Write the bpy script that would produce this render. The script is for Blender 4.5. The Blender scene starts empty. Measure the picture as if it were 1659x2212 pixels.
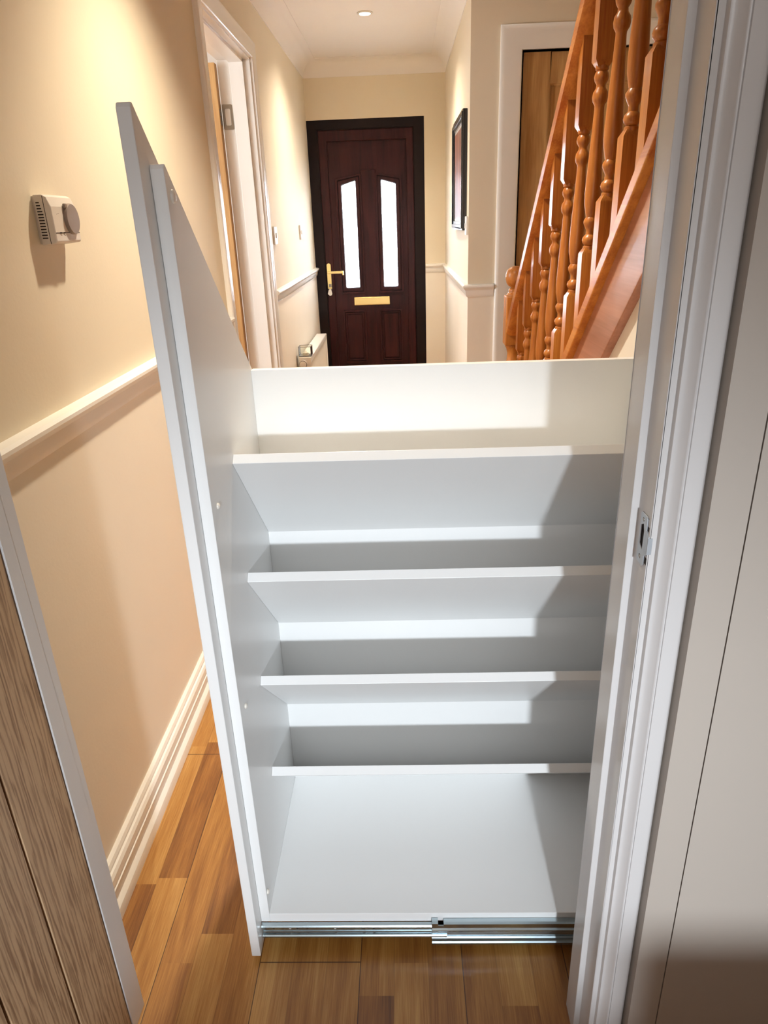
import bpy, bmesh, math
from mathutils import Vector, Matrix
S = bpy.context.scene
COL = S.collection
PI = math.pi

# ------------------------------------------------------------------ materials
def srgb(r, g, b):
    f = lambda c: (c/255/12.92) if c/255 <= .04045 else ((c/255+.055)/1.055)**2.4
    return (f(r), f(g), f(b), 1)

def newmat(name):
    m = bpy.data.materials.new(name); m.use_nodes = True
    nt = m.node_tree
    return m, nt, nt.nodes['Principled BSDF']

def paint(name, col, rough=.5, bump=.02, scale=90, spec=.5, metal=0, coat=0):
    m, nt, b = newmat(name)
    b.inputs['Roughness'].default_value = rough
    b.inputs['Metallic'].default_value = metal
    b.inputs['Specular IOR Level'].default_value = spec
    b.inputs['Coat Weight'].default_value = coat
    b.inputs['Coat Roughness'].default_value = .12
    tc = nt.nodes.new('ShaderNodeTexCoord')
    n = nt.nodes.new('ShaderNodeTexNoise'); n.inputs['Scale'].default_value = 2.5; n.inputs['Detail'].default_value = 4
    nt.links.new(tc.outputs['Object'], n.inputs['Vector'])
    mx = nt.nodes.new('ShaderNodeMixRGB'); mx.inputs[1].default_value = [c*.97 for c in col[:3]]+[1]
    mx.inputs[2].default_value = [min(1, c*1.03) for c in col[:3]]+[1]
    nt.links.new(n.outputs['Fac'], mx.inputs[0]); nt.links.new(mx.outputs[0], b.inputs['Base Color'])
    if bump:
        n2 = nt.nodes.new('ShaderNodeTexNoise'); n2.inputs['Scale'].default_value = scale; n2.inputs['Detail'].default_value = 3
        nt.links.new(tc.outputs['Object'], n2.inputs['Vector'])
        bp = nt.nodes.new('ShaderNodeBump'); bp.inputs['Strength'].default_value = bump; bp.inputs['Distance'].default_value = .01
        nt.links.new(n2.outputs['Fac'], bp.inputs['Height']); nt.links.new(bp.outputs[0], b.inputs['Normal'])
    return m

def two_tone(name, up, lo, zsplit):
    """wall paint: one colour above the dado rail, another one below it"""
    m, nt, b = newmat(name)
    b.inputs['Roughness'].default_value = .62
    g = nt.nodes.new('ShaderNodeNewGeometry'); sx = nt.nodes.new('ShaderNodeSeparateXYZ')
    nt.links.new(g.outputs['Position'], sx.inputs[0])
    c = nt.nodes.new('ShaderNodeMath'); c.operation = 'GREATER_THAN'; c.inputs[1].default_value = zsplit
    nt.links.new(sx.outputs['Z'], c.inputs[0])
    mx = nt.nodes.new('ShaderNodeMixRGB'); mx.inputs[1].default_value = lo; mx.inputs[2].default_value = up
    nt.links.new(c.outputs[0], mx.inputs[0])
    n = nt.nodes.new('ShaderNodeTexNoise'); n.inputs['Scale'].default_value = 3; n.inputs['Detail'].default_value = 5
    nt.links.new(g.outputs['Position'], n.inputs['Vector'])
    mr = nt.nodes.new('ShaderNodeMapRange'); mr.inputs[3].default_value = .96; mr.inputs[4].default_value = 1.04
    nt.links.new(n.outputs['Fac'], mr.inputs[0])
    mu = nt.nodes.new('ShaderNodeVectorMath'); mu.operation = 'SCALE'
    nt.links.new(mx.outputs[0], mu.inputs[0]); nt.links.new(mr.outputs[0], mu.inputs['Scale'])
    nt.links.new(mu.outputs[0], b.inputs['Base Color'])
    n2 = nt.nodes.new('ShaderNodeTexNoise'); n2.inputs['Scale'].default_value = 120; n2.inputs['Detail'].default_value = 4
    nt.links.new(g.outputs['Position'], n2.inputs['Vector'])
    bp = nt.nodes.new('ShaderNodeBump'); bp.inputs['Strength'].default_value = .06; bp.inputs['Distance'].default_value = .005
    nt.links.new(n2.outputs['Fac'], bp.inputs['Height']); nt.links.new(bp.outputs[0], b.inputs['Normal'])
    return m

def wood(name, dark, light, along='Z', rough=.35, scale=1., coat=.3, wav=.5, contrast=1., spec=.5):
    m, nt, b = newmat(name)
    b.inputs['Roughness'].default_value = rough
    b.inputs['Coat Weight'].default_value = coat; b.inputs['Coat Roughness'].default_value = .15
    b.inputs['Specular IOR Level'].default_value = spec
    tc = nt.nodes.new('ShaderNodeTexCoord'); mp = nt.nodes.new('ShaderNodeMapping')
    s = [14*scale]*3; s['XYZ'.index(along)] = 1.1*scale
    mp.inputs['Scale'].default_value = s
    nt.links.new(tc.outputs['Object'], mp.inputs[0])
    n = nt.nodes.new('ShaderNodeTexNoise'); n.inputs['Scale'].default_value = 1.6; n.inputs['Detail'].default_value = 6; n.inputs['Distortion'].default_value = wav
    nt.links.new(mp.outputs[0], n.inputs['Vector'])
    mp2 = nt.nodes.new('ShaderNodeMapping'); s2 = [120*scale]*3; s2['XYZ'.index(along)] = 4*scale
    mp2.inputs['Scale'].default_value = s2
    nt.links.new(tc.outputs['Object'], mp2.inputs[0])
    f = nt.nodes.new('ShaderNodeTexNoise'); f.inputs['Scale'].default_value = 2; f.inputs['Detail'].default_value = 3
    nt.links.new(mp2.outputs[0], f.inputs['Vector'])
    ad = nt.nodes.new('ShaderNodeMath'); ad.operation = 'MULTIPLY_ADD'; ad.inputs[1].default_value = .35
    nt.links.new(f.outputs['Fac'], ad.inputs[0]); nt.links.new(n.outputs['Fac'], ad.inputs[2])
    cr = nt.nodes.new('ShaderNodeValToRGB')
    cr.color_ramp.elements[0].position = .68-.2/contrast; cr.color_ramp.elements[0].color = dark
    cr.color_ramp.elements[1].position = .68+.16/contrast; cr.color_ramp.elements[1].color = light
    nt.links.new(ad.outputs[0], cr.inputs[0]); nt.links.new(cr.outputs[0], b.inputs['Base Color'])
    bp = nt.nodes.new('ShaderNodeBump'); bp.inputs['Strength'].default_value = .08; bp.inputs['Distance'].default_value = .002
    nt.links.new(ad.outputs[0], bp.inputs['Height']); nt.links.new(bp.outputs[0], b.inputs['Normal'])
    return m

def floor_mat():
    """three strip engineered oak: boards 0.2 m wide running along Y, three staves each"""
    m, nt, b = newmat('oak_strip_floor')
    N, L = nt.nodes, nt.links
    def M(op, a, bb=None, c=None):
        n = N.new('ShaderNodeMath'); n.operation = op
        for i, v in enumerate((a, bb, c)):
            if v is None: continue
            if isinstance(v, (int, float)): n.inputs[i].default_value = v
            else: L.new(v, n.inputs[i])
        return n.outputs[0]
    g = N.new('ShaderNodeNewGeometry'); sx = N.new('ShaderNodeSeparateXYZ'); L.new(g.outputs['Position'], sx.inputs[0])
    x = M('ADD', sx.outputs['X'], .512+6.0); y = M('ADD', sx.outputs['Y'], 10.)
    su = M('DIVIDE', x, .2/3); si = M('FLOOR', su)
    bu = M('DIVIDE', x, .2); bi = M('FLOOR', bu)
    wn = N.new('ShaderNodeTexWhiteNoise'); wn.noise_dimensions = '1D'; L.new(si, wn.inputs['W'])
    yo = M('ADD', M('DIVIDE', y, .44), M('MULTIPLY', wn.outputs['Value'], 7.))
    # wobble the stave length
    yi = M('FLOOR', yo)
    cb = N.new('ShaderNodeCombineXYZ'); L.new(si, cb.inputs[0]); L.new(yi, cb.inputs[1])
    w2 = N.new('ShaderNodeTexWhiteNoise'); w2.noise_dimensions = '2D'; L.new(cb.outputs[0], w2.inputs['Vector'])
    # grain
    cg = N.new('ShaderNodeCombineXYZ')
    L.new(M('MULTIPLY_ADD', w2.outputs['Value'], 31., M('MULTIPLY', x, 26.)), cg.inputs[0]); L.new(M('MULTIPLY', y, 1.9), cg.inputs[1]); L.new(w2.outputs['Value'], cg.inputs[2])
    n1 = N.new('ShaderNodeTexNoise'); n1.inputs['Scale'].default_value = 1.; n1.inputs['Detail'].default_value = 7; n1.inputs['Distortion'].default_value = 1.1
    L.new(cg.outputs[0], n1.inputs['Vector'])
    cg2 = N.new('ShaderNodeCombineXYZ'); L.new(M('MULTIPLY', x, 420.), cg2.inputs[0]); L.new(M('MULTIPLY', y, 14.), cg2.inputs[1])
    n2 = N.new('ShaderNodeTexNoise'); n2.inputs['Scale'].default_value = 1.; n2.inputs['Detail'].default_value = 4
    L.new(cg2.outputs[0], n2.inputs['Vector'])
    tone = M('ADD', M('MULTIPLY', w2.outputs['Value'], .30), M('ADD', M('MULTIPLY', n1.outputs['Fac'], .74), M('MULTIPLY', n2.outputs['Fac'], .42)))
    cr = N.new('ShaderNodeValToRGB'); e = cr.color_ramp.elements
    e[0].position = .36; e[0].color = srgb(98, 55, 22)
    e[1].position = 1.0; e[1].color = srgb(208, 160, 92)
    k = e.new(.62); k.color = srgb(152, 98, 42)
    k = e.new(.78); k.color = srgb(178, 124, 58)
    L.new(tone, cr.inputs[0])
    # joints
    fb = M('FRACT', bu); d = M('MINIMUM', fb, M('SUBTRACT', 1., fb)); jb = M('LESS_THAN', d, .0045)
    w3 = N.new('ShaderNodeTexWhiteNoise'); w3.noise_dimensions = '1D'; L.new(M('ADD', bi, 3.7), w3.inputs['W'])
    # board end joints, placed per board
    be = M('FRACT', M('DIVIDE', M('ADD', M('ADD', sx.outputs['Y'], 60-.912), M('MULTIPLY', M('SUBTRACT', bi, 31.), .8925)), 1.2))
    je = M('LESS_THAN', M('MINIMUM', be, M('SUBTRACT', 1., be)), .0009)
    fs = M('FRACT', su); ds = M('MINIMUM', fs, M('SUBTRACT', 1., fs)); js = M('MULTIPLY', M('LESS_THAN', ds, .012), .25)
    j = M('MINIMUM', M('ADD', M('ADD', jb, je), js), 1.)
    mx = N.new('ShaderNodeMixRGB'); mx.inputs[2].default_value = srgb(58, 26, 10)
    L.new(M('MULTIPLY', j, .85), mx.inputs[0]); L.new(cr.outputs[0], mx.inputs[1])
    L.new(mx.outputs[0], b.inputs['Base Color'])
    b.inputs['Roughness'].default_value = .42
    b.inputs['Coat Weight'].default_value = .22; b.inputs['Coat Roughness'].default_value = .3
    bp = N.new('ShaderNodeBump'); bp.inputs['Strength'].default_value = .25; bp.inputs['Distance'].default_value = .001
    L.new(M('SUBTRACT', M('MULTIPLY', n2.outputs['Fac'], .5), M('MULTIPLY', j, .8)), bp.inputs['Height']); L.new(bp.outputs[0], b.inputs['Normal'])
    return m

def emis(name, col, s):
    m = bpy.data.materials.new(name); m.use_nodes = True; nt = m.node_tree
    nt.nodes.clear(); e = nt.nodes.new('ShaderNodeEmission'); o = nt.nodes.new('ShaderNodeOutputMaterial')
    e.inputs[0].default_value = col; e.inputs[1].default_value = s; nt.links.new(e.outputs[0], o.inputs[0]); return m

def glassy(name, tint, frost=.25, bumps=0):
    m = bpy.data.materials.new(name); m.use_nodes = True; nt = m.node_tree
    nt.nodes.clear(); o = nt.nodes.new('ShaderNodeOutputMaterial')
    t = nt.nodes.new('ShaderNodeBsdfTransparent'); t.inputs[0].default_value = tint
    g = nt.nodes.new('ShaderNodeBsdfGlossy'); g.inputs['Roughness'].default_value = .08
    tr = nt.nodes.new('ShaderNodeBsdfTranslucent'); tr.inputs[0].default_value = tint
    m1 = nt.nodes.new('ShaderNodeMixShader'); m1.inputs[0].default_value = frost
    nt.links.new(t.outputs[0], m1.inputs[1]); nt.links.new(tr.outputs[0], m1.inputs[2])
    fr = nt.nodes.new('ShaderNodeFresnel'); fr.inputs[0].default_value = 1.22 if frost == 0 else 1.45
    m2 = nt.nodes.new('ShaderNodeMixShader'); nt.links.new(fr.outputs[0], m2.inputs[0])
    nt.links.new(m1.outputs[0], m2.inputs[1]); nt.links.new(g.outputs[0], m2.inputs[2])
    if bumps:
        n = nt.nodes.new('ShaderNodeTexNoise'); n.inputs['Scale'].default_value = 60
        bp = nt.nodes.new('ShaderNodeBump'); bp.inputs['Strength'].default_value = bumps
        nt.links.new(n.outputs['Fac'], bp.inputs['Height']); nt.links.new(bp.outputs[0], g.inputs['Normal'])
    nt.links.new(m2.outputs[0], o.inputs[0]); return m

WALL = two_tone('hall_wall_paint', srgb(230, 217, 192), srgb(242, 232, 215), 1.01)
WALL1 = paint('plain_cream_paint', srgb(232, 216, 184), .62, .05, 120)
CEIL = paint('ceiling_paint', srgb(243, 236, 228), .7, .04, 120)
TRIM = paint('white_gloss_trim', srgb(245, 241, 233), .32, .015, 40, coat=.2)
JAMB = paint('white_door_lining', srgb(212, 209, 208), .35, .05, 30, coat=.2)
KWALL = paint('off_white_panel', srgb(186, 176, 166), .5, .02, 60)
MELA = paint('white_melamine', srgb(240, 240, 239), .38, .012, 220, coat=.1)
FLOOR = floor_mat()
PINE = wood('varnished_pine', srgb(166, 92, 30), srgb(212, 142, 62), 'Z', .38, 1, .22)
PINE_S = wood('varnished_pine_rail', srgb(178, 94, 32), srgb(222, 148, 68), 'Y', .34, 1, .3)
STRING = wood('reddish_string_board', srgb(150, 92, 70), srgb(188, 130, 108), 'Y', .3, .6, .5)
OAK = wood('oak_veneer_door', srgb(168, 120, 66), srgb(206, 162, 104), 'Z', .5, 1, .05)
def oak_boards():
    m, nt, b = newmat('limed_oak_boards'); N, L = nt.nodes, nt.links
    g = N.new('ShaderNodeNewGeometry'); mp = N.new('ShaderNodeMapping'); mp.inputs['Scale'].default_value = (1, 1, .075)
    L.new(g.outputs['Position'], mp.inputs[0])
    wv = N.new('ShaderNodeTexWave'); wv.wave_type = 'BANDS'; wv.bands_direction = 'Y'
    wv.inputs['Scale'].default_value = 34; wv.inputs['Distortion'].default_value = 9; wv.inputs['Detail'].default_value = 3; wv.inputs['Detail Scale'].default_value = 3.2
    L.new(mp.outputs[0], wv.inputs['Vector'])
    mp2 = N.new('ShaderNodeMapping'); mp2.inputs['Scale'].default_value = (200, 420, 9); L.new(g.outputs['Position'], mp2.inputs[0])
    n = N.new('ShaderNodeTexNoise'); n.inputs['Scale'].default_value = 1; n.inputs['Detail'].default_value = 3; L.new(mp2.outputs[0], n.inputs['Vector'])
    ad = N.new('ShaderNodeMath'); ad.operation = 'MULTIPLY_ADD'; ad.inputs[1].default_value = .42; L.new(wv.outputs['Fac'], ad.inputs[0])
    L.new(n.outputs['Fac'], ad.inputs[2])
    cr = N.new('ShaderNodeValToRGB'); cr.color_ramp.elements[0].position = .42; cr.color_ramp.elements[0].color = srgb(138, 106, 78)
    cr.color_ramp.elements[1].position = .86; cr.color_ramp.elements[1].color = srgb(186, 154, 120)
    L.new(ad.outputs[0], cr.inputs[0]); L.new(cr.outputs[0], b.inputs['Base Color']); b.inputs['Roughness'].default_value = .5
    bp = N.new('ShaderNodeBump'); bp.inputs['Strength'].default_value = .15; bp.inputs['Distance'].default_value = .001
    L.new(ad.outputs[0], bp.inputs['Height']); L.new(bp.outputs[0], b.inputs['Normal'])
    return m
OAKD = oak_boards()
TREAD = wood('stair_tread_wood', srgb(120, 60, 26), srgb(160, 92, 44), 'X', .4)
ROSE = wood('rosewood_front_door', srgb(34, 10, 12), srgb(58, 22, 22), 'Z', .42, 1.5, .03, spec=.2)
ROSED = paint('rosewood_frame_dark', srgb(20, 8, 8), .5, .02, spec=.2)
BRASS = paint('polished_brass', srgb(238, 212, 142), .3, .01, 60, metal=1)
ZINC = paint('dull_zinc_keep', srgb(196, 202, 208), .38, .01, 60, metal=.45)
STEEL = paint('zinc_plated_steel', srgb(186, 200, 206), .22, .01, 60, metal=1)
CHROME = paint('satin_hinge_steel', srgb(150, 140, 128), .3, .01, 60, metal=1)
BLACK = paint('black_frame_paint', srgb(10, 10, 12), .25, .01, coat=.4)
HOLE = paint('dark_recess', srgb(30, 16, 10), .8, .02)
PLAST = paint('white_plastic', srgb(234, 228, 218), .35, 0)
THERM = paint('aged_white_plastic', srgb(222, 212, 200), .4, 0)
DIAL = paint('grey_dial_plastic', srgb(138, 120, 106), .4, 0)
SLOT = paint('vent_slot_dark', srgb(40, 26, 16), .7, 0)
PRINT = paint('faint_grey_print', srgb(160, 142, 124), .5, 0)
RAD = paint('radiator_enamel', srgb(240, 234, 222), .3, .005, coat=.2)
BULB = emis('lit_lamp', (1, .93, .82, 1), 22)
PANE = glassy('obscured_glass', (.97, .98, 1, 1), .8, .3)
CLEAR = glassy('clear_glass', (.98, .99, .97, 1), .0)
WAX = paint('candle_wax', srgb(240, 232, 214), .5, 0)

# ------------------------------------------------------------------ helpers
def link(name, bm, mat, parent=None, smooth=None, bevel=0, loc=None):
    me = bpy.data.meshes.new(name)
    bmesh.ops.remove_doubles(bm, verts=bm.verts, dist=1e-6)
    bmesh.ops.recalc_face_normals(bm, faces=bm.faces)
    if loc is not None:
        bmesh.ops.translate(bm, verts=bm.verts, vec=-Vector(loc))
    bm.to_mesh(me); bm.free()
    o = bpy.data.objects.new(name, me); COL.objects.link(o)
    if loc is not None: o.location = loc
    for mm in (mat if isinstance(mat, (list, tuple)) else [mat]): me.materials.append(mm)
    if parent is not None:
        o.parent = parent
        wl = Vector((0, 0, 0)); p = parent
        while p is not None: wl += p.location; p = p.parent
        o.location = (Vector(loc) if loc is not None else Vector((0, 0, 0))) - wl
    if smooth is not None:
        for p in me.polygons: p.use_smooth = True
        es = bmesh.new(); es.from_mesh(me)
        for e in es.edges:
            if len(e.link_faces) == 2 and e.calc_face_angle(0) > math.radians(smooth): e.smooth = False
        es.to_mesh(me); es.free()
    if bevel:
        md = o.modifiers.new('edge', 'BEVEL'); md.width = bevel; md.segments = 2; md.limit_method = 'ANGLE'; md.angle_limit = math.radians(40)
    return o

def box(bm, x0, x1, y0, y1, z0, z1):
    v = [bm.verts.new((x, y, z)) for z in (z0, z1) for x, y in ((x0, y0), (x1, y0), (x1, y1), (x0, y1))]
    for f in ((0, 3, 2, 1), (4, 5, 6, 7), (0, 1, 5, 4), (1, 2, 6, 5), (2, 3, 7, 6), (3, 0, 4, 7)):
        bm.faces.new([v[i] for i in f])
def boxes(*bs):
    bm = bmesh.new()
    for b in bs: box(bm, *b)
    return bm
def prism(pts, axis, a, b, bm=None):
    """pts: 2D outline in the two other axes (in XYZ order); extruded from a to b"""
    bm = bm or bmesh.new()
    def P(p, t):
        if axis == 'X': return (t, p[0], p[1])
        if axis == 'Y': return (p[0], t, p[1])
        return (p[0], p[1], t)
    A = [bm.verts.new(P(p, a)) for p in pts]; B = [bm.verts.new(P(p, b)) for p in pts]
    n = len(pts)
    bm.faces.new(A); bm.faces.new(B[::-1])
    for i in range(n): bm.faces.new((A[i], A[(i+1) % n], B[(i+1) % n], B[i]))
    return bm
def sweep(path, n, prof, bm=None):
    """mitred moulding. a-offset along cross(dir, n), b-offset along n"""
    bm = bm or bmesh.new(); n = Vector(n); path = [Vector(p) for p in path]
    rings = []
    for i, p in enumerate(path):
        ds = []
        if i > 0: ds.append((p-path[i-1]).normalized())
        if i < len(path)-1: ds.append((path[i+1]-p).normalized())
        sides = [d.cross(n) for d in ds]
        s = sides[0] if len(sides) == 1 else (sides[0]+sides[1])
        if len(sides) == 2: s = s / (s.dot(sides[0]))
        rings.append([bm.verts.new(p + s*a + n*b) for a, b in prof])
    k = len(prof)
    for r0, r1 in zip(rings, rings[1:]):
        for j in range(k): bm.faces.new((r0[j], r0[(j+1) % k], r1[(j+1) % k], r1[j]))
    bm.faces.new(rings[0]); bm.faces.new(rings[-1][::-1])
    return bm
def lathe(prof, seg=20, centre=(0, 0, 0), axis='Z', bm=None):
    """prof: list of (radius, height)"""
    bm = bm or bmesh.new(); c = Vector(centre)
    rings = []
    for r, h in prof:
        ring = []
        for i in range(seg):
            a = 2*PI*i/seg; u, v = r*math.cos(a), r*math.sin(a)
            p = {'Z': (u, v, h), 'Y': (u, h, v), 'X': (h, u, v)}[axis]
            ring.append(bm.verts.new(c+Vector(p)))
        rings.append(ring)
    for r0, r1 in zip(rings, rings[1:]):
        for i in range(seg): bm.faces.new((r0[i], r0[(i+1) % seg], r1[(i+1) % seg], r1[i]))
    bm.faces.new(rings[0]); bm.faces.new(rings[-1][::-1])
    return bm
def plate(loops, plane, at, depth):
    """flat plate with holes. loops: outer loop then holes, 2D in plane 'XZ' / 'YZ'; extends from at to at+depth"""
    cu = bpy.data.curves.new('tmp', 'CURVE'); cu.dimensions = '2D'; cu.fill_mode = 'BOTH'; cu.extrude = abs(depth)/2
    for lp in loops:
        sp = cu.splines.new('POLY'); sp.points.add(len(lp)-1); sp.use_cyclic_u = True
        for i, (u, v) in enumerate(lp): sp.points[i].co = (u, v, 0, 1)
    ob = bpy.data.objects.new('tmp', cu); COL.objects.link(ob)
    bpy.context.view_layer.update()
    me = bpy.data.meshes.new_from_object(ob.evaluated_get(bpy.context.evaluated_depsgraph_get()))
    bm = bmesh.new(); bm.from_mesh(me)
    bpy.data.objects.remove(ob); bpy.data.curves.remove(cu); bpy.data.meshes.remove(me)
    for v in bm.verts:
        u, w, t = v.co; t = at + depth/2 + t
        v.co = (u, t, w) if plane == 'XZ' else (t, u, w)
    return bm
def rrect(u0, u1, v0, v1, r, n=5):
    out = []
    for cu, cv, a0 in ((u1-r, v1-r, 0), (u0+r, v1-r, 90), (u0+r, v0+r, 180), (u1-r, v0+r, 270)):
        for i in range(n+1):
            a = math.radians(a0+90*i/n); out.append((cu+r*math.cos(a), cv+r*math.sin(a)))
    return out
def circ(u, v, r, n=16): return [(u+r*math.cos(2*PI*i/n), v+r*math.sin(2*PI*i/n)) for i in range(n)]
def st(o, lab=None):
    o['kind'] = 'structure'
    if lab: o['label'] = lab
    return o
def thing(o, lab, cat, group=None):
    o['label'] = lab; o['category'] = cat
    if group: o['group'] = group
    return o
def empty(name, loc):
    o = bpy.data.objects.new(name, None); COL.objects.link(o); o.location = loc; o.empty_display_size = .1; return o

# ------------------------------------------------------------------ measured layout (metres)
XL, XR = -.653, .336          # hall left wall, vestibule right wall
YB, YN = 5.59, 3.686          # wall with the front door, wall at the stair foot
ZC = 2.38
YD0, YD1 = .739, .833         # partition between kitchen and hall
XST = 1.36                    # far wall of the stairwell

# ---- floor, ceilings
st(link('floor', boxes((-2.8, 2.4, -3.2, 5.8, -.06, 0)), FLOOR), 'three strip oak floor boards running towards the front door')
st(link('ceiling', boxes((-2.8, .44, -3.2, 5.8, ZC, ZC+.1), (.44, 2.4, 3.0, 5.8, ZC, ZC+.1), (.44, 2.4, -3.2, .84, ZC, ZC+.1),
                         (.44, 2.4, .84, 3.0, 4.6, 4.7)), CEIL), 'white painted ceiling above the hall')

# ---- hall walls
TL = .147
D1a, D1b, D1h = 2.735, 3.615, 2.045     # door opening in the left wall
st(link('wall_left', boxes((XL-TL, XL, YD1, D1a, 0, ZC), (XL-TL, XL, D1b, 5.72, 0, ZC), (XL-TL, XL, D1a, D1b, D1h, ZC)), WALL),
   'cream left hall wall with the thermostat')
st(link('wall_far', boxes((.186, .48, YB, 5.72, 0, ZC), (XL, .186, YB, 5.72, 2.024, ZC), (XL, .186, 5.68, 5.72, 0, .04)), WALL), 'cream wall around the front door')
D3a, D3b, D3h = .575, 1.335, 2.03
st(link('wall_right', boxes((XR, XR+.1, YN, YB, 0, ZC)), WALL), 'cream right wall of the entrance')
st(link('wall_stair_foot', boxes((XR+.1, D3a, YN, YN+.1, 0, ZC), (D3b, 2.4, YN, YN+.1, 0, ZC), (D3a, D3b, YN, YN+.1, D3h, ZC)), WALL), 'cream wall beside the stair foot holding the oak door')
st(link('wall_stairwell', boxes((XST, XST+.1, YD1, YN, 0, 4.6), (.44, XST, 2.99, 3.09, ZC+.1, 4.6), (.44-.1, .44, YD1, 3.0, ZC+.1, 4.6)), WALL1), 'stairwell wall behind the balusters')
# white panelled wall below the stair string
def zs(y): return 1.187-.873*(y-1.458)      # lower edge of the string
pan = [(1.345, 0), (3.0, 0), (3.0, max(.02, zs(3.0)+.05))]
pan = [(1.345, 0), (2.72, 0), (2.72, zs(2.72)+.03), (1.345, zs(1.345)+.03)]
bm = prism(pan, 'X', .478, .50)
prism([(.86, 1.54), (1.345, 1.115), (1.345, zs(1.345)+.03), (.86, zs(.86)+.03)], 'X', .478, .50, bm)
st(link('wall_under_stairs', bm, TRIM), 'white boarding closing the space under the stair string')
# ---- partition with the doorway we look through
bm = boxes((-2.8, -.545, YD0, YD1, 0, ZC), (.301, 2.4, YD0, YD1, 0, ZC), (-.545, .301, YD0, YD1, 2.03, ZC), (.301, 2.4, YD0, YD1, ZC, 4.6))
st(link('wall_near', bm, KWALL), 'off white wall right of the near doorway')
st(link('trim_panel_strip', boxes((.335, .3785, .713, YD0, 0, 2.37)), KWALL), 'flat off white strip beside the door surround')
st(link('trim_panel_board', boxes((.3802, 1.4, .713, YD0, 0, 2.37)), KWALL), 'flat off white board at the right edge')
bm = boxes((-1.6, -1.5, -3.2, YD0, 0, ZC), (1.6, 1.7, -3.2, YD0, 0, ZC), (-1.6, 1.7, -3.2, -3.1, 0, ZC))
st(link('wall_kitchen', bm, KWALL), 'kitchen walls around the camera')
st(link('kitchen_shadow_counter', boxes((-1.5, .285, -1.3, -1.0, 0, .9), (.285, 1.6, -1.3, -.76, 0, .9)), KWALL), 'unseen low kitchen counter behind the camera, added for the panel shadow')  # out-of-frame blocker, added to keep kitchen lamp light off floor and right panel
# ---- the room behind the left doorway
st(link('wall_side_room', boxes((-2.8, -2.7, 1.5, 5.2, 0, ZC), (-2.7, XL-TL, 1.5, 1.6, 0, ZC), (-2.7, XL-TL, 5.1, 5.2, 0, ZC)), CEIL), 'white walls of the side room')

# ---- cove around the ceiling
cove = [(0, 0), (0, .0)] ; R = .095
cove = [(.004, 0)] + [(R+.004-R*math.cos(t*PI/16), R*math.sin(t*PI/16)) for t in range(1, 9)] + [(R+.004, R+.004), (0, R+.004), (0, 0)]
bm = sweep([(XL, YD1, 2.281), (XL, YB, 2.281), (XR, YB, 2.281), (XR, YN, 2.281), (XST, YN, 2.281)], (0, 0, 1), cove)
st(link('trim_coving', bm, CEIL, smooth=30), 'white coving between the walls and ceiling')

# ---- dado rails
dado = [(0, .985), (.004, .985), (.008, .992), (.011, 1.000), (.012, 1.012), (.014, 1.020), (.021, 1.026), (.026, 1.034), (.026, 1.041), (.020, 1.046), (0, 1.048)]
for nm, pth in (('trim_dado_left', [(XL, YD1, 0), (XL, 2.662, 0)]), ('trim_dado_left_far', [(XL, 3.695, 0), (XL, YB, 0)]),
                ('trim_dado_right', [(.188, YB, 0), (XR, YB, 0), (XR, YN, 0), (.4655, YN, 0)])):
    st(link(nm, sweep(pth, (0, 0, 1), [(a, b-.010) for a, b in dado]), TRIM, smooth=26), {'trim_dado_left': 'dado rail on the left wall below the thermostat', 'trim_dado_left_far': 'dado rail above the radiator', 'trim_dado_right': 'dado rail turning the corner by the front door'}[nm])
skirt = [(0, 0), (.029, 0), (.029, .022), (.027, .030), (.022, .036), (.0165, .039), (.0165, .079), (.0235, .0795), (.0245, .083), (.0205, .085), (.0205, .088), (.0225, .090), (.0215, .108), (.017, .116), (.0125, .118), (.0125, .124), (.009, .132), (.004, .135), (0, .135)]
for nm, pth in (('baseboard_left', [(XL, YD1, 0), (XL, 2.662, 0)]), ('baseboard_left_far', [(XL, 3.695, 0), (XL, YB, 0)]),
                ('baseboard_right', [(.188, YB, 0), (XR, YB, 0), (XR, YN, 0), (.4655, YN, 0)])):
    st(link(nm, sweep(pth, (0, 0, 1), [(a, b*.88) for a, b in skirt]), TRIM, smooth=24), 'white moulded skirting board')

# ---- near doorway: lining with stop, architrave, strike plate
XA, XB2, XAR = .273, .283, .291
XLa, XLb, XLr = -.517, -.527, -.535
HZ = 2.0
def lining(bm, s, fa, fb, back):
    # outline in XY of one jamb; s=+1 right, -1 left
    return prism([(fa, .833), (fa, .7835), (fb, .7835), (fb, .739), (back, .739), (back, .833)][::s], 'Z', 0, HZ+.03, bm)
bm = lining(None, 1, XA, XB2, .301); lining(bm, -1, XLa, XLb, -.545)
box(bm, XLa, XA, .7835, .833, HZ-.01, HZ+.03); box(bm, XLb, XB2, .739, .7835, HZ, HZ+.03)
lin = st(link('trim_door_lining', bm, JAMB, bevel=.0012), 'white painted lining of the near doorway with its stop')
arch = [(0, 0), (0, .0055), (.001, .0075)] + [(.002+.011*t/6, .0075+.0085*(1-math.cos(t/6*PI/2))) for t in range(1, 7)] + \
       [(.0140, .0175), (.0150, .0178), (.0155, .0160), (.0162, .0160), (.0168, .0180), (.026, .0186), (.030, .0180)] + \
       [(.030+.012*math.sin(t*PI/12), .0180-.0140*(1-math.cos(t*PI/12))) for t in range(1, 7)] + [(.042, 0)]
bm = sweep([(XAR, YD0, 0), (XAR, YD0, HZ+.008), (XLr, YD0, HZ+.008)], (0, -1, 0), arch)
st(link('trim_near_architrave', bm, JAMB, smooth=40), 'white moulded door surround on the right')
arch2 = [(0, 0), (0, .012), (.003, .015), (.050, .0165), (.056, .018), (.064, .018), (.068, .015), (.07, .010), (.07, 0)]
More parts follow.
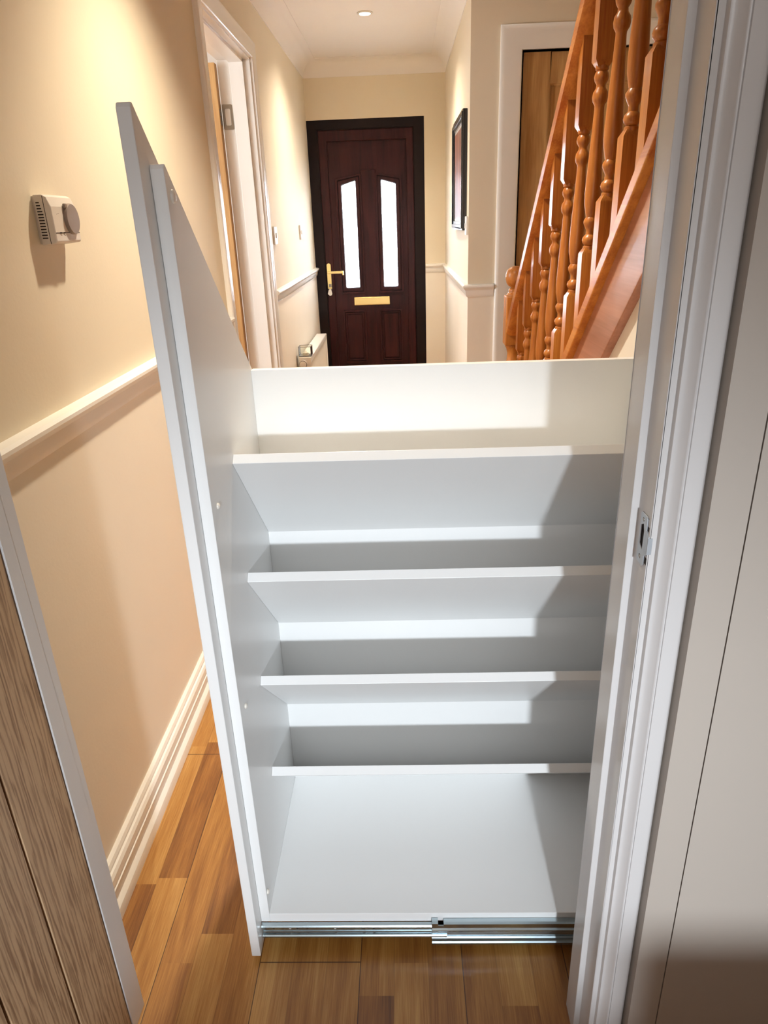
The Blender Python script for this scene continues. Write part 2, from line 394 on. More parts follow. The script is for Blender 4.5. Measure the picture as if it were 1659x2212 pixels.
# strike plate on the lining
Yc, Zc = .7585, .985
hole = [(Yc-.004, Zc-.014), (Yc+.0065, Zc-.008), (Yc+.0065, Zc+.016), (Yc-.001, Zc+.020), (Yc-.005, Zc+.012)]
bm = plate([rrect(Yc-.011, Yc+.011, Zc-.032, Zc+.032, .004), hole, circ(Yc+.001, Zc+.0245, .0028, 10), circ(Yc+.001, Zc-.0235, .0032, 10)], 'YZ', XB2-.0008, -.0014)
sp = link('strike_plate', bm, ZINC, lin); sp['label'] = 'dull steel keep screwed to the lining'
bm = prism([(Yc-.011, Zc-.018), (Yc-.019, Zc-.013), (Yc-.0195, Zc+.010), (Yc-.011, Zc+.015)], 'X', XB2-.0021, XB2-.0007)
box(bm, XB2-.0021, XB2+.0032, Yc-.0206, Yc-.0190, Zc-.012, Zc+.009)
link('strike_lip', bm, ZINC, sp)
bm = boxes((XB2-.0006, XB2-.0002, Yc-.0105, Yc+.0105, Zc-.029, Zc+.029), (XB2-.0006, XB2-.0002, Yc-.0185, Yc-.012, Zc-.027, Zc-.018), (XB2-.0006, XB2-.0002, Yc-.0165, Yc-.0115, Zc+.015, Zc+.021))
prism([(Yc-.012, Zc+.0335), (Yc+.003, Zc+.040), (Yc+.006, Zc+.037), (Yc+.006, Zc+.031), (Yc-.012, Zc+.029)], 'X', XB2-.0006, XB2-.0002, bm)
link('latch_recess', bm, HOLE, sp)
for zz in (Zc+.0245, Zc-.0235): link('screw_head', lathe([(.0001, -.0026), (.002, -.0024), (.0025, -.001)], 10, (XB2, Yc+.001, zz), 'X'), CHROME, sp)

# ---- near oak door, folded back against the left
YO0, YO1 = .030, .7815
jo = [.042, .545-.113*4, .545-.113*3, .545-.113*2, .545-.113, .545, .660]
bm = bmesh.new()
ys = [YO0] + [.660-.115*k for k in range(5, -1, -1)] + [YO1]
for a, b in zip(ys, ys[1:]):
    g = .0034
    prism([(-.561, a), (-.561, b), (-.532, b), (-.532, b-.0021), (-.520, b-.0023), (-.5172, b-g), (-.5172, a+g), (-.520, a+.0023), (-.532, a+.0021), (-.532, a)], 'Z', .006, 1.975, bm)
nd = st(link('door_1', bm, OAKD), 'oak boarded door standing open at the lower left')

# ---- door in the left wall, standing open into the side room
bm = prism([(XL-TL, D1a), (XL, D1a), (XL, D1a+.012), (XL-TL, D1a+.012)], 'Z', 0, D1h)
prism([(XL-TL, D1b), (XL-TL, D1b-.012), (XL, D1b-.012), (XL, D1b)], 'Z', 0, D1h, bm)
prism([(-.745, D1b-.012), (-.745, D1b-.024), (XL-.03, D1b-.024), (XL-.03, D1b-.012)], 'Z', 0, D1h-.012, bm)
prism([(-.745, D1a+.012), (XL-.03, D1a+.012), (XL-.03, D1a+.024), (-.745, D1a+.024)], 'Z', 0, D1h-.012, bm)
box(bm, XL-TL, XL, D1a, D1b, D1h-.012, D1h); box(bm, -.745, XL-.03, D1a, D1b, D1h-.024, D1h-.012)
l1 = st(link('trim_side_door_lining', bm, TRIM, bevel=.001), 'white lining of the side room doorway')
p = [(XL, D1b-.006, 0), (XL, D1b-.006, D1h-.006), (XL, D1a+.006, D1h-.006), (XL, D1a+.006, 0)]
st(link('trim_side_door_architrave', sweep(p, (1, 0, 0), arch2), TRIM, smooth=40), 'white moulded surround of the side room doorway')
bm = boxes((-1.56, -.803, 3.560, 3.603, .008, 2.018))
d2 = st(link('door_2', bm, OAK, bevel=.002), 'oak veneered door open into the side room')
link('door_panel', boxes((-1.45, -.91, 3.556, 3.5605, .2, 1.88)), OAK, d2)
for zz in (1.81, .25):
    hb = plate([rrect(-.798, -.752, zz-.051, zz+.051, .006), rrect(-.787, -.762, zz-.034, zz+.034, .006)], 'XZ', D1b-.0125, -.0025)
    h = link('hinge', hb, CHROME, l1); h['label'] = 'steel butt hinge on the lining'
    link('knuckle', lathe([(.005, zz-.051), (.005, zz+.051)], 12, (-.806, 3.596, 0)), CHROME, h, smooth=40)
    link('hinge_leaf', boxes((-.8030, -.8005, 3.566, 3.594, zz-.034, zz-.002), (-.8030, -.8005, 3.566, 3.594, zz+.002, zz+.030)), CHROME, h)

# ---- oak door behind the stair foot
d3 = st(link('door_3', boxes((D3a, .702, 3.702, 3.742, .008, D3h-.0015), (1.208, D3b, 3.702, 3.742, .008, D3h-.0015), (.702, 1.208, 3.702, 3.742, 1.902, D3h-.0015),
                       (.702, 1.208, 3.702, 3.742, .008, .24), (.702, 1.208, 3.715, 3.735, .24, 1.902)), OAK, bevel=.002), 'oak shaker door behind the stair foot')
link('panel_bead', sweep([(1.208, 3.715, .24), (1.208, 3.715, 1.902), (.702, 3.715, 1.902), (.702, 3.715, .24)], (0, -1, 0), [(0, 0), (0, .009), (-.006, .006), (-.012, 0)]), OAK, d3)
bm = boxes((D3a-.012, D3a, YN, YN+.1, 0, D3h), (D3b, D3b+.012, YN, YN+.1, 0, D3h), (D3a-.012, D3b+.012, YN, YN+.1, D3h, D3h+.012))
st(link('trim_stair_door_lining', bm, TRIM), 'white lining of the door behind the stair foot')
p = [(D3b+.008, YN, 0), (D3b+.008, YN, D3h+.005), (D3a-.008, YN, D3h+.005), (D3a-.008, YN, 0)]
arch3 = [(a*1.4, b) for a, b in arch2]
st(link('trim_stair_door_architrave', sweep(p, (0, -1, 0), arch3), TRIM, smooth=40), 'white moulded surround of the door behind the stairs')

# ---- front door
fx0, fx1, fz = XL+.001, .186, 2.024
sx0, sx1, sz = -.578, .109, 1.962
px0, px1, pz, pb = -.516, .055, 1.888, .15
g1 = [(-.430, .877), (-.320, .877), (-.320, 1.633), (-.430, 1.603)]
g2 = [(-.136, .877), (-.024, .877), (-.024, 1.603), (-.136, 1.633)]
def off(lp, d):
    cu = sum(p[0] for p in lp)/4; out = []
    (a, b, c, e) = lp
    return [(a[0]-d, a[1]-d), (b[0]+d, b[1]-d), (c[0]+d, c[1]+d*1.05), (e[0]-d, e[1]+d*1.05)]
def rnd(lp, r=.008):
    out = []
    n = len(lp)
    for i in range(n):
        p0, p, p1 = Vector(lp[i-1]), Vector(lp[i]), Vector(lp[(i+1) % n])
        a = p+(p0-p).normalized()*r; b = p+(p1-p).normalized()*r
        for t in (0, .33, .66, 1): q = a.lerp(p, t).lerp(p.lerp(b, t), t); out.append((q.x, q.y))
    return out
leaf = link('door_4', plate([[(px0-.01, pb-.01), (px1+.01, pb-.01), (px1+.01, pz+.01), (px0-.01, pz+.01)], rnd(g1), rnd(g2)], 'XZ', 5.640, .03), ROSE)
st(leaf, 'dark rosewood front door with two tall glass panes')
fr = link('door_frame', plate([[(fx0, 0), (fx1, 0), (fx1, fz), (fx0, fz)], [(sx0+.004, .04), (sx1-.004, .04), (sx1-.004, sz-.004), (sx0+.004, sz-.004)]], 'XZ', 5.6165, .066), ROSED, leaf, bevel=.004)
link('frame_lip', plate([[(fx0, 0), (fx1, 0), (fx1, fz), (fx0, fz)], [(sx0-.002, .03), (sx1+.002, .03), (sx1+.002, sz+.002), (sx0-.002, sz+.002)]], 'XZ', 5.598, .0184), ROSED, leaf, bevel=.003)
link('sash_frame', plate([[(sx0, .035), (sx1, .035), (sx1, sz), (sx0, sz)], [(px0, pb), (px1, pb), (px1, pz), (px0, pz)]], 'XZ', 5.616, .055), ROSE, leaf, bevel=.006)
def ring(lp, o1, o2, y, d, par, nm='panel_moulding'):
    return link(nm, plate([rnd(off(lp, o1), .012), rnd(off(lp, o2), .008)], 'XZ', y, d), ROSE, par, bevel=.003)
for lp in (g1, g2):
    ring(lp, .042, .028, 5.622, .02, leaf, 'glazing_moulding'); ring(lp, .022, .0, 5.620, .022, leaf, 'glazing_moulding')
    link('gasket', plate([rnd(off(lp, .001)), rnd(off(lp, -.0035))], 'XZ', 5.6275, .02), BLACK, leaf)
    link('glass_pane', plate([off(lp, .004)], 'XZ', 5.652, .006), PANE, leaf)
for a, b in ((-.463, -.283), (-.175, .004)):
    q = [(a+.03, .33), (b-.03, .33), (b-.03, .68), (a+.03, .68)]
    ring(q, .030, .017, 5.620, .022, leaf); ring(q, .014, .004, 5.626, .016, leaf)
    link('raised_panel', plate([off(q, -.004)], 'XZ', 5.634, .008), ROSE, leaf, bevel=.003)
# planted ribs beside the glass
link('centre_rib', boxes((-.284, -.172, 5.633, 5.641, .80, 1.70)), ROSE, leaf, bevel=.004)
lp_ = link('letter_plate', boxes((-.372, -.093, 5.616, 5.640, .746, .808)), BRASS, leaf, bevel=.004); lp_['label'] = 'polished brass letter plate'
link('letter_flap', boxes((-.364, -.101, 5.6135, 5.6165, .753, .802)), BRASS, lp_, bevel=.001)
hd = link('door_handle', plate([rrect(-.570, -.540, .872, 1.064, .0145)], 'XZ', 5.608, .008), BRASS, leaf, bevel=.002); hd['label'] = 'brass lever handle on a long backplate'
link('lever', boxes((-.563, -.546, 5.575, 5.61, .992, 1.008), (-.563, -.447, 5.566, 5.580, .990, 1.008), (-.452, -.440, 5.566, 5.582, .978, 1.009)), BRASS, hd, bevel=.003)
link('keyhole_rose', lathe([(.009, -.003), (.009, 0)], 14, (-.553, 5.6078, .905), 'Y'), BRASS, hd)
kf = thing(empty('key_fob', (-.548, 5.597, .905)), 'pale key fob hanging from the front door lock', 'key fob')
link('key', boxes((-.556, -.550, 5.585, 5.604, .900, .912), (-.560, -.540, 5.583, 5.586, .893, .915)), CHROME, kf)
link('split_ring', sweep([(-.548+.013*math.cos(t*PI/8), 5.584, .885+.016*math.sin(t*PI/8)) for t in range(17)], (0, 1, 0), [(-.001, -.001), (.001, -.001), (.001, .001), (-.001, .001)]), CHROME, kf)
link('tag', plate([[(-.563, .872), (-.545, .880), (-.537, .846), (-.541, .832), (-.556, .829), (-.572, .842)]], 'XZ', 5.580, .004), PLAST, kf, bevel=.001)

# ------------------------------------------------------------------ staircase
SL = .873; XH = .470
sc = thing(empty('staircase', (XH, 3.0, 0)), 'varnished pine staircase with turned balusters rising on the right', 'staircase')
def zbr(y): return .975-SL*(y-1.959)          # top edge of base rail
def zhr(y): return 1.017-.862*(y-2.893)       # top edge of handrail
def slanted(y0, y1, zf, prof):
    """extrude profile (x, dz) along the pitch, plumb cut ends"""
    bm = bmesh.new()
    A = [bm.verts.new((x, y0, zf(y0)+dz)) for x, dz in prof]; B = [bm.verts.new((x, y1, zf(y1)+dz)) for x, dz in prof]
    n = len(prof); bm.faces.new(A); bm.faces.new(B[::-1])
    for i in range(n): bm.faces.new((A[i], A[(i+1) % n], B[(i+1) % n], B[i]))
    return bm
YT = .90
link('string_board', slanted(YT, 2.975, zbr, [(.459, -.035), (.489, -.035), (.489, -.225), (.459, -.225)]), STRING, sc, bevel=.002)
link('base_rail', slanted(YT, 2.965, zbr, [(.440, 0), (.500, 0), (.500, -.042), (.440, -.042)]), PINE_S, sc, bevel=.003)
hp = [(.433, -.062), (.431, -.036), (.436, -.027), (.434, -.013), (.444, -.003), (.470, .003), (.496, -.003), (.506, -.013), (.504, -.027), (.509, -.036), (.507, -.062), (.494, -.072), (.446, -.072)]
link('handrail', slanted(YT+.1, 2.962, zhr, hp), PINE_S, sc, smooth=35)
# newel
bm = boxes((XH-.041, XH+.041, 3.0-.041, 3.0+.041, 0, .72))
for z0, z1 in ((.845, 1.045),):
    box(bm, XH-.041, XH+.041, 3.0-.041, 3.0+.041, z0, z1)
lathe([(.030, .70), (.038, .722), (.034, .735), (.024, .742), (.030, .752), (.034, .765), (.027, .78), (.025, .81), (.030, .83), (.036, .84), (.034, .85)], 20, (XH, 3.0, 0), bm=bm)
lathe([(.036, 1.04), (.036, 1.052), (.026, 1.058), (.030, 1.068), (.022, 1.074)], 20, (XH, 3.0, 0), bm=bm)
nw = link('newel_post', bm, PINE, sc, smooth=30, bevel=.006)
link('newel_cap', lathe([(.0001, 1.072), (.018, 1.074), (.020, 1.078), (.030, 1.084), (.038, 1.096), (.0425, 1.112), (.0415, 1.130), (.035, 1.146), (.023, 1.156), (.010, 1.160), (.0001, 1.161)], 24, (XH, 3.0, 0)), PINE, nw, smooth=60)
# baluster: square ends, turned middle
BP = [(.0150, .186), (.0150, .198), (.0115, .201), (.0165, .206), (.0185, .213), (.0165, .220), (.0105, .226), (.0100, .236), (.0135, .243), (.0175, .252), (.0175, .258), (.0125, .266),
      (.0145, .275), (.0185, .295), (.0195, .318), (.0185, .350), (.0155, .410), (.0130, .460), (.0112, .500), (.0115, .506), (.0165, .514), (.0180, .523), (.0165, .533), (.0112, .541), (.0105, .548),
      (.0150, .555), (.0170, .563), (.0150, .571), (.0120, .575), (.0150, .578), (.0150, .592)]
def baluster_mesh():
    bm = bmesh.new(); h = .0205
    def block(za, zb, sa, sb):
        # za/zb centre heights; plumb square with pitched end, chamfered shoulder at the other
        q = [(-h, -h), (h, -h), (h, h), (-h, h)]
        lo = [bm.verts.new((x, y, za-(SL*y if sa else 0))) for x, y in q]
        hi = [bm.verts.new((x, y, zb-(SL*y if sb else 0))) for x, y in q]
        if sa:   # shoulder on top
            for v in hi: v.co.z -= .013
            tp = [bm.verts.new((x*.62, y*.62, zb)) for x, y in q]
            bm.faces.new(tp); bm.faces.new(lo[::-1])
            for i in range(4):
                j = (i+1) % 4
                bm.faces.new((lo[i], lo[j], hi[j], hi[i])); bm.faces.new((hi[i], hi[j], tp[j], tp[i]))
        else:
            for v in lo: v.co.z += .013
            bt = [bm.verts.new((x*.62, y*.62, za)) for x, y in q]
            bm.faces.new(hi); bm.faces.new(bt[::-1])
            for i in range(4):
                j = (i+1) % 4
                bm.faces.new((bt[i], bt[j], lo[j], lo[i])); bm.faces.new((lo[i], lo[j], hi[j], hi[i]))
    block(-.012, .206, True, False); block(.595, .790, False, True)
    lathe([(r_, h_+.012) for r_, h_ in BP], 18, (0, 0, 0), bm=bm)
    return bm
first = None
by = [1.058+.1335*k for k in range(14)]
for i, y in enumerate(by):
    base = zbr(y)
    if first is None:
        first = link('baluster', baluster_mesh(), PINE, sc, smooth=38)
        for v in first.data.vertices: pass
        o = first
    else:
        o = first.copy(); COL.objects.link(o); o.parent = sc
    top = zhr(y)-.068
    o.location = Vector((XH, y, base)) - sc.location
    o.scale = (1, 1, (top-base)/.783)
# treads, risers and wall string
nt_ = 12; going = .228; rise = going*SL
for k in range(nt_):
    y1 = 2.93-going*k; z = rise*(k+1)
    if z > 2.2: break
    link('tread', boxes((.489, XST-.03, y1-going-.02, y1+.02, z-.024, z)), TREAD, sc, bevel=.006)
    link('riser', boxes((.489, XST-.03, y1-.012, y1, z-rise, z-.024)), TREAD, sc)
link('wall_string', slanted(YT, 2.975, zbr, [(XST-.03, .02), (XST-.002, .02), (XST-.002, -.30), (XST-.03, -.30)]), PINE_S, sc)

# ------------------------------------------------------------------ pull-out cupboard
pu = thing(empty('pull_out_cupboard', (-.1, 1.13, 0)), 'white pull-out under-stairs cupboard with sloping shelves drawn across the hall', 'cupboard')
def zf(y): return 1.495-.876*(y-.906)
def zc_(y): return 1.430-.876*(y-.942)
XF0, XF1, XC0, XC1, XRR = -.327, -.3092, -.3088, -.291, .452
fp = [(.914, .015), (1.362, .015), (1.362, zf(1.362)), (.922, zf(.922)+.004), (.917, zf(.922)+.003), (.914, zf(.922)-.002)]
o = link('front_panel', prism(fp, 'X', XF0, XF1), MELA, pu, bevel=.0015)
cp = [(.948, .0685), (1.332, .0685), (1.332, zc_(1.332)), (.955, zc_(.955)+.003), (.951, zc_(.955)+.002), (.948, zc_(.955)-.003)]
link('side_panel', prism(cp, 'X', XC0, XC1), MELA, pu, bevel=.001)
link('side_panel', prism(cp, 'X', XRR, XRR+.018), MELA, pu, bevel=.001)
link('back_panel', boxes((XC1, XRR, 1.314, 1.332, .0905, 1.093)), MELA, pu, bevel=.0008)
link('base_panel', boxes((XC1, XRR, .948, 1.332, .0685, .0902)), MELA, pu, bevel=.0008)
for zb_, zt_ in ((.980, .755), (.755, .533), (.529, .311), (.303, .0925)):
    y0, y1 = 1.095, 1.3138
    d = Vector((y1-y0, zt_-zb_)).normalized(); nrm = Vector((-d.y, d.x))   # up-facing normal
    if nrm.y < 0: nrm = -nrm
    t = .018
    A = Vector((y0, zb_)); B = Vector((y1, zt_)); C_ = A+nrm*t; 
    D_ = C_ + d*((y1-C_.x)/d.x)
    link('shelf', prism([A, B, D_, C_], 'X', XC1+.0003, XRR-.0003), MELA, pu, bevel=.0008)
for yy, zz, r in ((.9685, 1.385, .0085), (.979, .951, .005), (.980, .572, .005), (.9575, .141, .005)):
    link('cover_cap', lathe([(r, 0), (r, .0015), (r*.8, .003), (r*.4, .004), (.0001, .0042)], 16, (XC1, yy, zz), 'X'), PLAST, pu, smooth=50)
# runner: narrow inner member and wide outer member, rolled profiles running along X
def rail(x0, x1, y, z0, z1, pts):
    """pts: (fraction of height, forward offset)"""
    n = len(pts); bm = bmesh.new(); t = .0012
    front = [(y-o_, z0+(z1-z0)*f) for f, o_ in pts]; back = [(y-o_+t, z0+(z1-z0)*f) for f, o_ in pts][::-1]
    return prism(front+back, 'X', x0, x1, bm)
inner = [(0, 0), (0, .006), (.06, .008), (.16, .008), (.22, .006), (.25, .002), (.32, .001), (.68, .001), (.75, .003), (.80, .007), (.90, .008), (.97, .006), (1, 0)]
bm = rail(-.308, .06, .9465, .032, .067, inner)
rn = link('drawer_runner', bm, STEEL, pu); rn['label'] = 'zinc plated steel runner under the base'
outer = [(0, 0), (0, .009), (.05, .011), (.17, .012), (.22, .010), (.25, .005), (.30, .003), (.40, .004), (.50, .0025), (.64, .003), (.70, .006), (.73, .011), (.80, .012), (.84, .009), (.88, .0105), (1, .0095), (1, .002)]
link('outer_runner', rail(.030, .440, .9455, .014, .0715, outer), STEEL, rn)
link('outer_runner_flange', boxes((.030, .042, .933, .9465, .069, .0795), (.053, .440, .9335, .9465, .0690, .0775)), STEEL, rn)
for hx, mm in ((-.285, HOLE), (-.267, CHROME), (-.252, PLAST), (-.2375, HOLE), (-.218, CHROME), (-.162, PLAST), (-.105, CHROME), (-.085, HOLE)):
    link('runner_hole', lathe([(.0024, -.0022), (.0024, -.0012)], 12, (hx, .9465, .0535), 'Y'), mm, rn)
bm = rail(-.308, .44, 1.330, .032, .067, inner)
link('outer_runner', boxes((-.308, .44, 1.320, 1.331, .032, .067)), STEEL, rn)

# ------------------------------------------------------------------ thermostat
th = thing(empty('thermostat', (XL, 1.38, 1.37)), 'boxy white room thermostat with a grey dial on the left wall', 'thermostat')
y0, y1, z0, z1 = 1.330, 1.432, 1.327, 1.411
link('back_plate', boxes((XL, XL+.004, y0+.003, y1-.003, z0+.002, z1-.002)), THERM, th)
pr = [(XL+.004, z0), (XL+.030, z0+.003), (XL+.033, z0+.006), (XL+.033, z1-.020), (XL+.027, z1-.004), (XL+.020, z1), (XL+.004, z1)]
bd = link('body', prism(pr, 'Y', y0, y1), THERM, th, bevel=.0018)
link('seam', boxes((XL+.0205, XL+.0215, y0-.0003, y0+.001, z0+.002, z1-.002), (XL+.0328, XL+.0335, y0+.002, y1-.002, z0+.0195, z0+.0208)), SLOT, bd)
for i in range(13):
    zz = z0+.011+.0049*i
    link('vent_slot', boxes((XL+.0075, XL+(.0175 if i < 9 else .0165-.001*(i-9)), y0-.0004, y0+.002, zz, zz+.0022)), SLOT, bd)
dl = link('dial', lathe([(.027, .0), (.027, .004), (.0255, .0065), (.0001, .0068)], 32, (XL+.033, 1.400, 1.3705), 'X'), DIAL, th, smooth=40); dl['label'] = 'grey brown round dial'
link('pointer', boxes((XL+.033, XL+.0385, 1.3765, 1.3865, 1.388, 1.397)), DIAL, dl, bevel=.002)
for ya, yb_, za, zb_ in ((1.352, 1.357, 1.3795, 1.3802), (1.348, 1.3485, 1.3775, 1.3795), (1.350, 1.354, 1.3425, 1.3440), (1.366, 1.370, 1.3425, 1.3435)):
    link('printed_mark', boxes((XL+.0329, XL+.0332, ya, yb_, za, zb_)), PRINT, bd)
link('slider', boxes((XL+.0329, XL+.0345, 1.348, 1.353, z0+.0190, z0+.0214), (XL+.0329, XL+.0345, 1.362, 1.367, z0+.0190, z0+.0214)), SLOT, bd)

# ------------------------------------------------------------------ switches and wall plate
def switch(nm, x, s, yc, zc, lab, mat=PLAST, group=None, cat='switch'):
    e = thing(empty(nm, (x, yc, zc)), lab, cat, group)
    xa, xb = sorted((x, x+s*.010))
    link('face_plate', boxes((xa, xb, yc-.043, yc+.043, zc-.043, zc+.043)), mat, e, bevel=.0025)
    xa, xb = sorted((x+s*.010, x+s*.0145))
    link('rocker', boxes((xa, xb, yc-.006, yc+.006, zc-.012, zc+.012)), PLAST if mat is not CHROME else mat, e, bevel=.001)
switch('light_switch', XL, 1, 3.845, 1.298, 'white light switch beside the side room door surround')
switch('plain_wall_plate', XL, 1, 4.850, 1.299, 'small greyish square wall plate nearer the front door', KWALL)  # plain wall plate, sharing the switch shape and category
switch('light_switch', XR, -1, 3.745, 1.312, 'white switch below the black picture frame')

# ------------------------------------------------------------------ picture
pf = thing(empty('framed_picture', (XR, 4.15, 1.56)), 'black framed picture on the right entrance wall', 'picture')
fp_ = [(0, .0), (0, .022), (.012, .026), (.022, .020), (.034, .014), (.044, .012), (.044, 0)]
q = [(XR, 4.50, 1.29), (XR, 4.50, 1.832), (XR, 3.80, 1.832), (XR, 3.80, 1.29), (XR, 4.50, 1.29)]
bm = boxes((XR-.022, XR, 3.80, 3.845, 1.29, 1.832), (XR-.022, XR, 4.455, 4.50, 1.29, 1.832), (XR-.022, XR, 3.845, 4.455, 1.29, 1.335), (XR-.022, XR, 3.845, 4.455, 1.787, 1.832))
box(bm, XR-.028, XR-.02, 3.81, 3.83, 1.30, 1.822); box(bm, XR-.028, XR-.02, 4.47, 4.49, 1.30, 1.822); box(bm, XR-.028, XR-.02, 3.83, 4.47, 1.30, 1.318); box(bm, XR-.028, XR-.02, 3.83, 4.47, 1.804, 1.822)
link('frame', bm, BLACK, pf, bevel=.003)
link('mount', boxes((XR-.012, XR-.004, 3.84, 4.46, 1.33, 1.79)), PLAST, pf)
link('print', boxes((XR-.0135, XR-.0115, 3.92, 4.43, 1.345, 1.775)), wood('brown_print', srgb(70, 36, 20), srgb(150, 90, 60), 'Z', .5), pf)

# ------------------------------------------------------------------ radiator and ornament
rd = thing(empty('radiator', (-.61, 4.7, .12)), 'white panel radiator low on the left wall by the front door', 'radiator')
bm = bmesh.new()
prof = []
x_f = -.5665
ny = 24
for i in range(ny+1):
    y = 4.25+(5.17-4.25)*i/ny
    prof += [(x_f-.004, y-.010), (x_f, y-.005), (x_f, y+.005), (x_f-.004, y+.010)] if 0 < i < ny else [(x_f, y)]
bm = prism([(-.62, 4.235)]+[(x_f, 4.235)]+prof[1:-1]+[(x_f, 5.185), (-.62, 5.185)], 'Z', .14, .592)
link('panel', bm, RAD, rd)
link('end_cap', boxes((-.632, -.560, 4.228, 4.236, .14, .600)), RAD, rd, bevel=.002)
link('end_cap', boxes((-.632, -.560, 5.184, 5.192, .14, .600)), RAD, rd, bevel=.002)
link('top_cover', prism([(-.634, .585), (-.630, .602), (-.564, .602), (-.5605, .598), (-.5605, .570), (-.566, .570), (-.566, .585)], 'Y', 4.236, 5.184), RAD, rd, bevel=.001)
tv = link('thermostatic_valve', lathe([(.012, 0), (.013, -.012), (.021, -.016), (.0215, -.050), (.019, -.054), (.0001, -.054)], 24, (-.605, 4.228, .566), 'Y'), PLAST, rd, smooth=35)
link('valve_ring', lathe([(.0235, -.044), (.0235, -.050), (.0200, -.052), (.0200, -.044)], 24, (-.605, 4.228, .566), 'Y'), CHROME, tv, smooth=35)
link('valve_pipe', boxes((-.612, -.598, 4.205, 4.219, 0, .55)), PLAST, rd)
cb = thing(empty('glass_candle_holder', (-.598, 4.29, .602)), 'small square glass tealight box on the near end of the radiator', 'candle holder')
gx0, gx1, gy0, gy1, gz0, gz1 = -.637, -.559, 4.245, 4.320, .603, .662
link('glass_case', boxes((gx0+.002, gx1-.002, gy0+.001, gy0+.003, gz0+.004, gz1-.003), (gx0+.002, gx1-.002, gy1-.003, gy1-.001, gz0+.004, gz1-.003),
                         (gx0+.001, gx0+.003, gy0, gy1, gz0+.004, gz1-.003), (gx1-.003, gx1-.001, gy0, gy1, gz0+.004, gz1-.003)), CLEAR, cb)
bm = bmesh.new(); e_ = .0035
for x in (gx0, gx1-e_):
    for y in (gy0, gy1-e_): box(bm, x, x+e_, y, y+e_, gz0, gz1)
for z in (gz0, gz1-e_):
    box(bm, gx0, gx1, gy0, gy0+e_, z, z+e_); box(bm, gx0, gx1, gy1-e_, gy1, z, z+e_); box(bm, gx0, gx0+e_, gy0, gy1, z, z+e_); box(bm, gx1-e_, gx1, gy0, gy1, z, z+e_)
box(bm, gx0, gx1, gy0, gy1, gz0, gz0+.002)
link('metal_edging', bm, CHROME, cb)
link('tealight', lathe([(.019, 0), (.019, .016), (.017, .016), (.003, .030), (.0001, .030)], 20, (-.598, 4.283, gz0+.002)), WAX, cb)

# ------------------------------------------------------------------ ceiling spotlight
cl = thing(empty('ceiling_spotlight', (-.162, 4.446, ZC)), 'lit recessed spotlight in the entrance ceiling', 'spotlight')
link('bezel', lathe([(.043, -.0005), (.043, -.004), (.034, -.008), (.029, -.006), (.029, -.0005)], 28, (-.162, 4.446, ZC), 'Z'), PLAST, cl, smooth=40)
link('lamp', lathe([(.028, -.004), (.028, -.007), (.0001, -.009)], 24, (-.162, 4.446, ZC), 'Z'), BULB, cl)

# ------------------------------------------------------------------ lights
def spot(nm, loc, to, W, col, size, blend, r=.03):
    l = bpy.data.lights.new(nm, 'SPOT'); l.energy = W; l.color = col; l.spot_size = math.radians(size); l.spot_blend = blend; l.shadow_soft_size = r
    o = bpy.data.objects.new(nm, l); COL.objects.link(o); o.location = loc
    o.rotation_euler = (Vector(to)-Vector(loc)).to_track_quat('-Z', 'Y').to_euler(); return o
def area(nm, loc, to, W, col, sx, sy):
    l = bpy.data.lights.new(nm, 'AREA'); l.shape = 'RECTANGLE'; l.size = sx; l.size_y = sy; l.energy = W; l.color = col
    o = bpy.data.objects.new(nm, l); COL.objects.link(o); o.location = loc
    o.rotation_euler = (Vector(to)-Vector(loc)).to_track_quat('-Z', 'Z').to_euler(); return o
WARM = (1, .885, .70); COOL = (.84, .925, 1.0)
spot('spot_hall', (-.18, 1.88, 2.36), (-.18, 1.90, 0), 100, WARM, 106, 1)
spot('spot_entrance', (-.162, 4.446, 2.365), (-.162, 4.446, 0), 78, (1, .90, .76), 140, 1)
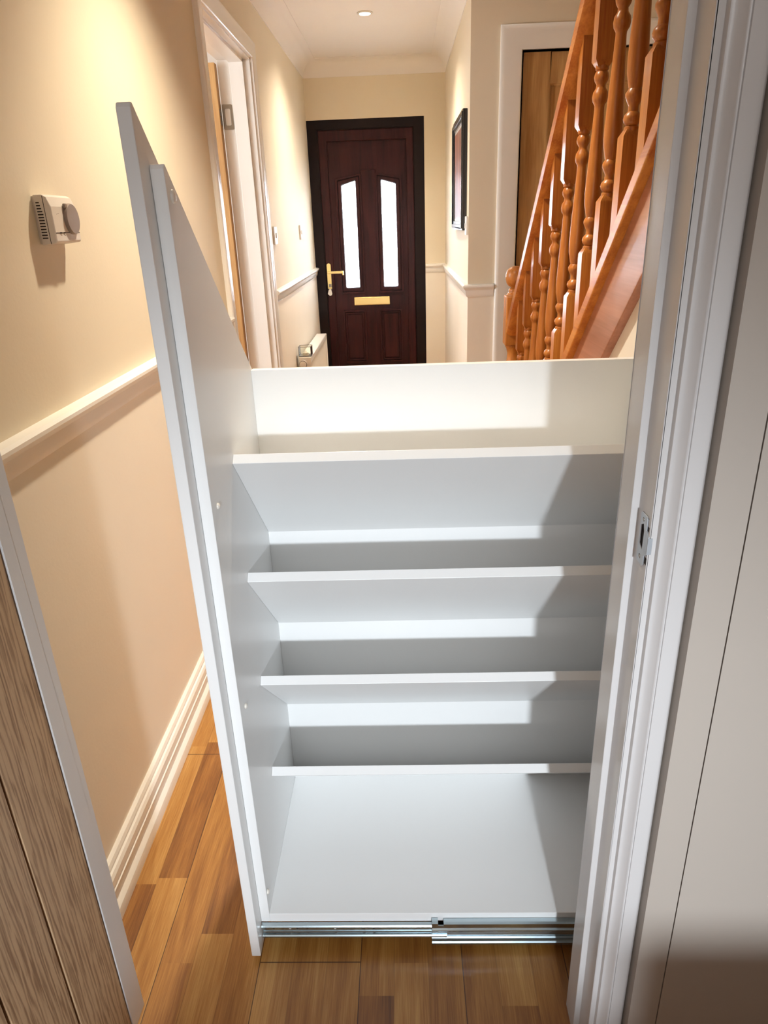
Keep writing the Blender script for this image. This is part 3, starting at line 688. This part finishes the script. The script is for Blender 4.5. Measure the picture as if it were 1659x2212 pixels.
spot('kitchen_lamp', (.26, -2.1, 1.40), (-.10, 1.1, .13), 265, COOL, 47, 1, .055)
area('kitchen_overhead_fill', (-.4, -1.4, 2.34), (-.4, -1.4, 0), 3, (1, .97, .9), .9, .9)  # unseen overhead fill, added for ambient light from the kitchen side
area('kitchen_soft_fill', (-.1, -3.05, 1.42), (-.1, 0, 1.3), 17, (.95, .975, 1), 1.8, .9)  # wide soft fill behind the camera, added to lift shaded upright faces
area('daylight_front', (-.23, 6.15, 1.3), (-.23, 5.0, 1.2), 1300, (.84, .91, 1), 1.3, 2.0)
area('side_room_daylight', (-2.2, 2.6, 1.6), (-1.2, 3.3, 1.3), 30, (.9, .95, 1), .9, 1.2)
area('stairwell_fill', (.95, 2.0, 4.5), (.95, 2.0, 0), 2.5, WARM, .4, .4)  # weak unseen fill added for the stairwell
w = bpy.data.worlds.new('World'); S.world = w; w.use_nodes = True
w.node_tree.nodes['Background'].inputs[0].default_value = (.85, .92, 1, 1); w.node_tree.nodes['Background'].inputs[1].default_value = 1.0

# ------------------------------------------------------------------ camera
cam = bpy.data.cameras.new('camera'); cam.sensor_fit = 'VERTICAL'; cam.sensor_height = 36; cam.sensor_width = 27
cam.lens = 1493.5*36/2212; cam.clip_start = .02
co = bpy.data.objects.new('camera', cam); COL.objects.link(co)
r = Vector((.9991783, .0213016, -.0344815)); u = Vector((.0235213, .3880795, .9213257)); f = Vector((-.0330073, .9213797, -.3872596))
co.matrix_world = Matrix(((r.x, u.x, -f.x, 0), (r.y, u.y, -f.y, 0), (r.z, u.z, -f.z, 1.3461), (0, 0, 0, 1)))
S.camera = co
S.view_settings.view_transform = 'Standard'; S.view_settings.look = 'None'
S.view_settings.gamma = 1; S.view_settings.exposure = .52
S.cycles.use_denoising = True
S.cycles.max_bounces = 8; S.cycles.diffuse_bounces = 5; S.cycles.glossy_bounces = 3; S.cycles.use_adaptive_sampling = True; S.cycles.adaptive_threshold = .02; S.cycles.sample_clamp_indirect = 6
